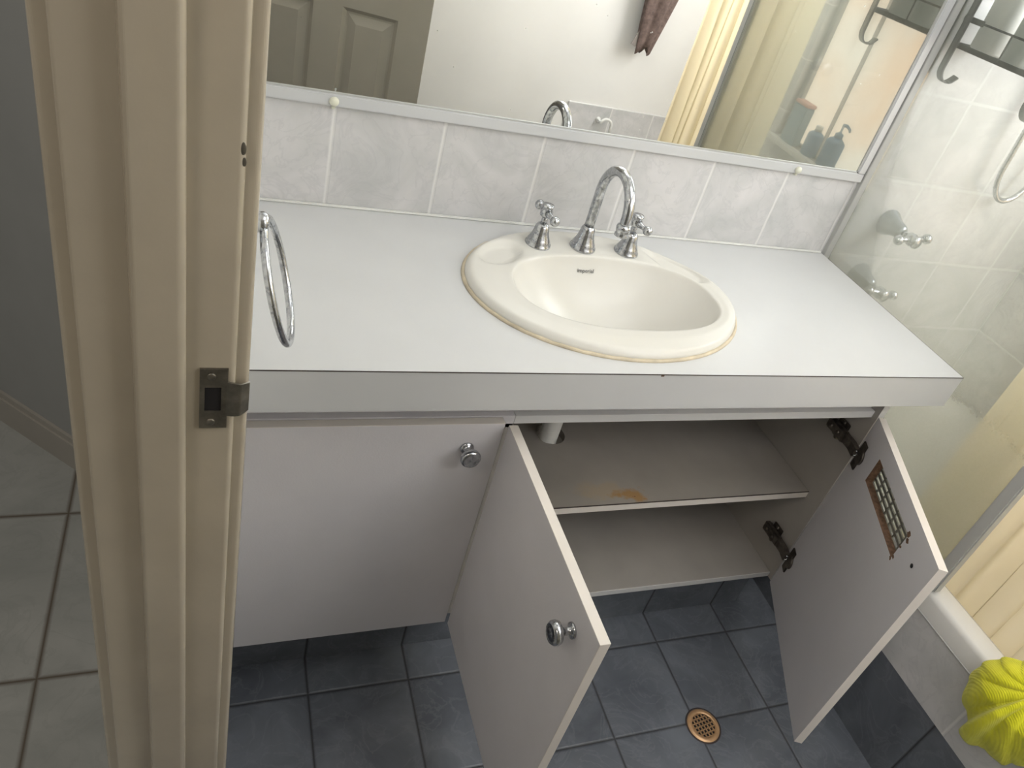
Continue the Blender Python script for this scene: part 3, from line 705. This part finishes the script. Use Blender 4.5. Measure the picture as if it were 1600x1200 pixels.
# ------------------------------------------------------------------ mirror
def mirror():
    t = thing('wall_mirror', 'large rectangular mirror in a white aluminium frame above the splashback tiles', 'mirror', (-.66, 0, 1.012))
    x0, x1, z0, z1 = XL+.002, .001, 1.0135, 1.95
    bm = B(); box(bm, x0+.012, x1-.012, -.004, .0, z0+.012, z1-.012); obj('mirror_glass', bm, M_mirror, t)
    bm = B()
    for a, b, c, d in ((x0, x1, z0, z0+.0205), (x0, x1, z1-.02, z1), (x0, x0+.02, z0+.02, z1-.02), (x1-.020, x1, z0+.02, z1-.02)):
        box(bm, a, b, -.0085, .004, c, d, .0015, 2)
    obj('frame', bm, M_alu, t)
    bm = B(); box(bm, x0, x1, -.0022, .003, z0-.0016, z0-.0002); box(bm, x1+.0001, x1+.0010, -.004, .003, z0, z1); obj('dark_line_strip', bm, M_dark, t, 'thin dark line along the mirror frame')  # dark strips along the frame's bottom and right edges
    bm = B(); box(bm, x0+.02, x1-.02, -.0062, -.004, z0+.0205, z0+.0235); box(bm, x1-.023, x1-.020, -.0062, -.004, z0+.0205, z1-.02); obj('gasket', bm, M_alug, t, 'grey inner gasket')
    for x in (-1.170, -.186):
        bm = B(); lathe(bm, [(.008, 0), (.008, .003), (.0055, .006), (0, .0065)], (x, -.0083, z0+.009), (0, -1, 0), 20); box(bm, x-.003, x+.003, -.010, -.0015, z0-.004, z0+.006, .001); obj('clip', bm, M_clip, t, 'yellowed plastic clip')
mirror()

# ------------------------------------------------------------------ glass shower screen
def screen():
    t = thing('shower_screen', 'soap-hazed clear glass shower screen standing on the bath rim', 'shower screen', (.021, -.35, .432))
    bm = B(); box(bm, .019, .024, -.672, -.012, .440, 1.90); obj('pane', bm, M_glass, t)
    bm = B(); box(bm, .0022, .028, -.0115, .004, .433, 1.92, .001, 2); obj('wall_channel', bm, M_alug, t)
    bm = B(); box(bm, .011, .033, -.694, -.668, .433, 1.92, .003, 2); obj('stile', bm, M_alug, t)
    bm = B(); box(bm, .013, .031, -.668, -.020, .4325, .446, .002, 2); obj('bottom_rail', bm, M_alug, t)
screen()

# caddy hanging on the shower side of the screen
def caddy():
    t = thing('shower_caddy', 'black steel shower caddy with curled hooks hung over the glass screen', 'caddy', (.045, -.16, 1.26))
    for y in (-.025, -.250):
        bm = B()
        pts = [V(.008, y, 1.86), V(.008, y, 1.925), V(.020, y, 1.932), V(.036, y, 1.925), V(.036, y, 1.6), V(.036, y, 1.32), V(.036, y, 1.295)]
        pts += [V(.062, y, 1.287)+V(-.026*math.cos(a), 0, -.026*math.sin(a)) for a in [PI*k/12 for k in range(0, 9)]]
        pts += [V(.086, y-.001, 1.276)]
        tube(bm, pts, 0, flat=(.0078, .0016, (1, 0, 0.001))); obj('hook', bm, M_black, t)
    bm = B()
    for z in (1.385, 1.335):
        loop = [V(.038, -.022, z), V(.038, -.258, z), V(.135, -.258, z), V(.135, -.022, z)]
        for a, b in zip(loop, loop[1:]+loop[:1]): tube(bm, [a, b], 0, flat=(.002 if z > 1.35 else .0052, .0013, ((1, 0, 0) if abs(a.x-b.x) < .01 else (0, 1, 0))))
    for k in range(1, 8): y = -.022-.236*k/8; tube(bm, [V(.038, y, 1.334), V(.135, y, 1.334)], .0013, 8)
    for x in (.038, .135):
        for y in (-.022, -.14, -.258): tube(bm, [V(x, y, 1.333), V(x, y, 1.387)], .0018, 8)
    tube(bm, [V(.038, -.022, 1.385), V(.038, -.065, 1.385)], 0, flat=(.0055, .0016, (1, 0, 0)))
    sphere(bm, V(.036, -.025, 1.385), .009, 12)
    obj('basket', bm, M_black, t)
caddy()
def bottle(name, label, p, w_, d_, h, mat, cap=None, pump=False, rot=0, group=None):
    t = thing(name, label, 'bottle', p, group); p = Vector(p); n = 32; bm = B(); rings = []
    for s, z in ((.9, 0), (1, .03), (1, .78), (.96, .86), (.7, .94), (.42, 1.0)):
        r = []
        for i in range(n):
            a = 2*PI*i/n; c, q = math.cos(a), math.sin(a)
            x = w_*s*math.copysign(abs(c)**.7, c); y = d_*s*math.copysign(abs(q)**.7, q)
            r.append(bm.verts.new((p.x+x*math.cos(rot)-y*math.sin(rot), p.y+x*math.sin(rot)+y*math.cos(rot), p.z+h*z)))
        rings.append(r)
    for a, b in zip(rings, rings[1:]):
        for i in range(n): f = bm.faces.new((a[i], a[(i+1) % n], b[(i+1) % n], b[i])); f.smooth = True
    bm.faces.new(rings[0]); bm.faces.new(rings[-1]); obj('body', bm, mat, t)
    top = p+V(0, 0, h); bm = B(); r0 = min(w_, d_)*.55
    if pump:
        lathe(bm, [(r0, -.001), (r0, .014), (r0*.5, .018), (.004, .02), (.004, .045)], top, n=24)
        tube(bm, [top+V(0, 0, .046), top+V(0, .016, .050), top+V(0, .036, .044), top+V(0, .042, .036)], [.007, .006, .005, .004], 12); obj('pump', bm, mat, t)
    else:
        lathe(bm, [(r0, -.001), (r0, .018), (r0*.9, .02), (0, .02)], top, n=24); obj('cap', bm, cap or mat, t)
bottle('shampoo_bottle', 'white bottle at the wall end of the caddy basket', (.086, -.062, 1.3365), .030, .030, .16, M_white, M_white, group='bottles in the shower caddy')
bottle('shampoo_bottle', 'dark grey bottle in the middle of the caddy basket', (.086, -.138, 1.3365), .028, .024, .17, M_btl_g, M_btl_d, group='bottles in the shower caddy')
bottle('shampoo_bottle', 'dark bottle at the room end of the caddy basket', (.086, -.210, 1.3365), .028, .028, .15, M_btl_g, M_btl_d, group='bottles in the shower caddy')
WS = XR+.015
bottle('pump_bottle', 'blue pump bottle on the window sill, seen in the mirror', (WS-.0, -.90, WZ0), .028, .036, .115, M_btl_b, pump=True)
bottle('soap_bottle', 'short pale bottle left of the pump bottle on the window sill', (WS-.0, -1.01, WZ0), .026, .03, .095, M_btl_b, M_white)
bm = B(); box(bm, XR-.035, XR+.028, WY0-.02, WY1+.02, WZ0-.02, WZ0-.0005, .003); struct('trim_7', bm, M_white, 'window sill above the bath', 'sill')
def carton():
    t = thing('carton', 'blue-grey carton with pink lid on the window sill, seen in the mirror', 'box', (WS, -1.13, WZ0))
    bm = B(); box(bm, WS-.03, WS+.012, -1.165, -1.085, WZ0+.0002, WZ0+.15, .004); obj('body', bm, M_box, t)
    bm = B(); box(bm, WS-.032, WS+.014, -1.167, -1.083, WZ0+.15, WZ0+.163, .003); obj('lid', bm, M_pink, t)
carton()
# shower hose
bm = B(); hp = []
for k in range(61):
    a = -PI*.05-PI*.95*k/60; hp.append(V(.432+.062*math.cos(a), -.035, 1.115+.085*math.sin(a)))
hp = [V(.50, -.03, 1.95), V(.505, -.033, 1.6), V(.50, -.035, 1.3), V(.497, -.035, 1.18)]+hp+[V(.368, -.035, 1.15), V(.360, -.033, 1.3), V(.33, -.03, 1.45), V(.30, -.02, 1.6), V(.30, -.012, 1.62)]
res = []
for i in range(len(hp)-1):
    n_ = max(1, int((hp[i+1]-hp[i]).length/.004))
    res += [hp[i].lerp(hp[i+1], k/n_) for k in range(n_)]
tube(bm, res, [.0068 if i % 2 else .0055 for i in range(len(res))], 12)
t = thing('shower_hose', 'ribbed metal shower hose looped on the tiled wall behind the screen', 'hose', (.432, -.035, 1.03))
obj('hose', bm, M_chrome, t)
bm = B(); lathe(bm, [(.03, 0), (.03, .005), (.014, .01), (.012, .03), (0, .031)], (.30, -.0005, 1.62), (0, -1, 0), 28); obj('wall_fitting', bm, M_chrome, t)
bm = B(); lathe(bm, [(.022, 0), (.022, .03), (.012, .035), (0, .036)], (.50, -.0005, 1.96), (0, -1, 0), 28); obj('wall_fitting', bm, M_chrome, t)

# curtain on its rail
def curtain():
    bm = B(); ny, nz = 220, 40; rows = []
    y0, y1, z1, z0 = -.515, -1.035, 1.985, .17
    for j in range(nz+1):
        v = j/nz; z = z1+(z0-z1)*v; r = []
        for i in range(ny+1):
            u = i/ny; y = y0+(y1-y0)*u
            amp = .011+.005*math.sin(7*u)
            x = .104-.018*v+amp*math.sin(2*PI*(5.5*u+.25*math.sin(2.2*v+u*3)+.06*v))+.005*math.sin(2*PI*13*u+v*2)
            yy = y+.012*math.sin(2*PI*5.5*u*2+v)*(.5+.3*v)-(.02*v*(u-.3))
            r.append(bm.verts.new((x, yy, z)))
        rows.append(r)
    for a, b in zip(rows, rows[1:]):
        for i in range(ny): f = bm.faces.new((a[i], a[i+1], b[i+1], b[i])); f.smooth = True
    o = rooted('shower_curtain', bm, M_curt, (.09, -.77, .17), 'cream translucent shower curtain hanging inside the bath behind the screen edge', 'curtain')
    m = o.modifiers.new('thickness', 'SOLIDIFY'); m.thickness = .0008
    bm = B(); tube(bm, [V(.104, -.001, 1.995), V(.104, YO+.001, 1.995)], .011, 20); rooted('curtain_rail', bm, M_white, (.104, -.8, 1.995), 'white rail the shower curtain hangs from', 'rail')
curtain()

# towel ring
def ring():
    c = V(-1.3045, -.51, 1.052); tl = math.radians(15)
    t = thing('towel_ring', 'chrome towel ring on the wall beside the door frame', 'towel ring', (XL, -.51, 1.06))
    bm = B(); lathe(bm, [(.024, 0), (.024, .004), (.012, .008), (.0085, .014), (.0085, .020), (.0115, .025), (.0125, .031), (.010, .036), (0, .038)], (XL, -.51, 1.052), (1, 0, 0), 32); obj('wall_mount', bm, M_chrome, t)
    bm = B(); R = .073; d = V(math.sin(tl), 0, -math.cos(tl)); cc = c+V(.004, 0, -.004)+d*R
    tube(bm, [cc+(-d)*R*math.cos(2*PI*i/72)+V(.085, .996, 0)*R*math.sin(2*PI*i/72) for i in range(72)], .0046, 16, closed=True); obj('ring', bm, M_chrome, t)
ring()

# floor drain
def drain():
    c = V(-.345, -.672, 0)
    t = thing('floor_drain', 'round copper-coloured floor drain with a crossed grate', 'drain', c)
    R = .038
    bm = B(); lathe(bm, [(.0265, .0005), (.0265, .0025), (.030, .0035), (R-.003, .0030), (R, .0005)], c, n=48)
    bmesh.ops.delete(bm, geom=[f for f in bm.faces if len(f.verts) > 4], context='FACES_ONLY')
    for k in range(-3, 4):
        o = k*.0085; h = math.sqrt(max(0, .027**2-o*o))
        for d in (0, 1):
            a, b = (V(o, -h, .0018), V(o, h, .0018)) if d else (V(-h, o, .0018), V(h, o, .0018))
            rt = Matrix.Rotation(math.radians(8), 3, 'Z')
            tube(bm, [c+rt @ a, c+rt @ b], 0, flat=(.0013, .001, (0, 0, 1)))
    obj('grate', bm, M_brass, t)
    bm = B(); lathe(bm, [(.0268, .0003), (.0268, .0006), (0, .0006)], c, n=40); obj('drain_opening', bm, M_hole, t)
    bm = B(); lathe(bm, [(R-.001, .0002), (R-.001, .0010), (R+.003, .0008), (R+.003, .0002)], c, n=48)
    bmesh.ops.delete(bm, geom=[f for f in bm.faces if len(f.verts) > 4], context='FACES_ONLY'); obj('rim', bm, M_dark, t)
drain()

# yellow-green cloth draped over the bath rim
def cloth():
    bm = B(); nu, nv = 520, 60; rows = []
    K = V(-.024, -.954, .513)      # gathering point
    # frame: a = towards the wall end (+y), b = up, nrm = towards the room
    a_ = V(0.0, 1, 0); b_ = V(0, 0, 1); nr = V(-1, 0, 0)
    def R(ph):   # outline radius by angle (0 = +y, 90 = up, -90 = down)
        d = math.degrees(ph)
        tab = [(-181, .05), (-150, .09), (-130, .13), (-112, .165), (-102, .188), (-99, .208), (-90, .218), (-87, .226), (-85, .236), (-79, .236), (-77, .213), (-70, .207), (-54, .166), (-40, .128), (-28, .100), (-12, .066), (0, .054), (30, .048), (90, .045), (181, .05)]
        for (d0, r0), (d1, r1) in zip(tab, tab[1:]):
            if d <= d1: f = (d-d0)/(d1-d0); f = f*f*(3-2*f); return r0+(r1-r0)*f
        return tab[-1][1]
    for i in range(nu+1):
        ph = math.radians(-180+360*i/nu); r = []
        Rm = R(ph); d = math.degrees(ph)
        g_ = lambda c, w: math.exp(-((d-c)/w)**2)
        st_ = lambda e, w=1.2: 1/(1+math.exp(-max(-40, min(40, (d-e)/w))))
        band = st_(-85.5, .7)*(1-st_(-78, .7))
        saw1 = st_(-100)*(1-st_(-85.5))*(-.006+.010*(-85-d)/14)            # fan below the band, falling away from it
        saw2 = st_(-128)*(1-st_(-100))*(-.008+.012*(-100-d)/28)
        pl = .006+.015*band+saw1+saw2-.008*g_(-72, 4)-.007*g_(-50, 4)+.004*g_(-60, 7)-.003*g_(-30, 5)+.004*g_(-40, 6)
        for j in range(nv+1):
            s = j/nv; rr = Rm*s
            dome = .046*(1-s**3.2)*(1.0 if d < 30 else .95)
            off = dome+pl*math.sin(min(1, s*1.6)*PI/2)*(1-.35*s)
            off += .006*s*band
            p = K+a_*(rr*math.cos(ph))+b_*(rr*math.sin(ph))*(.88)+nr*(off-.012)
            if p.z > .437: p += V((p.z-.437)*.40, 0, -(p.z-.437)*.1)     # folds back over the rim
            if p.x > XB-.006 and p.z < .437: p.x = XB-.006-.003*math.sin(d*.2)*(1-s)
            r.append(bm.verts.new(p))
        rows.append(r)
    for a, b in zip(rows, rows[1:]):
        for j in range(nv): f = bm.faces.new((a[j], a[j+1], b[j+1], b[j])); f.smooth = True
    bmesh.ops.remove_doubles(bm, verts=bm.verts, dist=1e-5)
    o = rooted('cleaning_cloth', bm, M_cloth, (0, -.95, .33), 'yellow-green microfibre cloth bunched over the bath rim', 'cloth')
    m = o.modifiers.new('thickness', 'SOLIDIFY'); m.thickness = .003; m.offset = 1
cloth()

# brown towel on its hook and toilet roll holder, both seen in the mirror
def towel():
    bm = B(); n, m_ = 72, 26; rows = []; cx = .235; topz = 1.50
    for j in range(m_+1):
        v = j/m_; z = topz-v*.625; w_ = .012+.068*min(1, v*2.2)*(1-.78*max(0, v-.35)**1.2*1.5)
        r = []
        for i in range(n):
            a = 2*PI*i/n; fold = 1+.22*math.sin(5*a+1.5*v)*min(1, 2*v)
            r.append(bm.verts.new((cx-.03*v+w_*fold*math.cos(a), YO+.052+w_*.55*fold*math.sin(a), z-.02*math.sin(3*a)*v)))
        rows.append(r)
    for a, b in zip(rows, rows[1:]):
        for i in range(n): f = bm.faces.new((a[i], a[(i+1) % n], b[(i+1) % n], b[i])); f.smooth = True
    bm.faces.new(rows[0]); bm.faces.new(rows[-1])
    t = thing('hanging_towel', 'dark brown towel hanging on the white wall, seen in the mirror', 'towel', (cx, YO+.05, topz))
    obj('towel', bm, M_towel, t)
    bm = B(); tube(bm, [V(cx-.050, YO+.060, .955), V(cx-.066, YO+.06, .925), V(cx-.080, YO+.06, .885)], 0, flat=(.012, .0012, (0, 1, 0))); obj('hanging_tab', bm, M_pale, t, 'pale fabric tab')
    bm = B(); lathe(bm, [(.018, 0), (.018, .004), (.006, .008), (.006, .05), (.010, .055), (0, .062)], (.235, YO, 1.50), (0, 1, 0), 20); rooted('towel_hook', bm, M_chrome, (.235, YO, 1.5), 'chrome hook holding the brown towel', 'hook')
towel()
def holder():
    t = thing('wall_holder', 'small white curved holder on the low marbled wall tiles, seen in the mirror', 'holder', (.13, YO+.008, .55))
    y = YO+.008
    bm = B(); lathe(bm, [(.012, 0), (.012, .004), (.007, .008), (.006, .03)], (.13, y, .56), (0, 1, 0), 24); obj('wall_mount', bm, M_white, t)
    bm = B(); tube(bm, [V(.13, y+.028, .56)]+arc((.155, y+.032, .548), .027, PI*.85, 0, 12, (1, 0, 0), (0, 0, 1))+[V(.182, y+.032, .52)], .006, 14); obj('arm', bm, M_white, t)
holder()
# dent in the jamb paint
bm = B(); sphere(bm, V(-1.3345, YJ+.0006, 1.240), .0022, 12, (1, .3, 2.2)); sphere(bm, V(-1.3335, YJ+.0010, 1.230), .0016, 12, (1, .3, 2.2)); obj('paint_chip', bm, M_plate, jamb, 'dark chip in the paint')
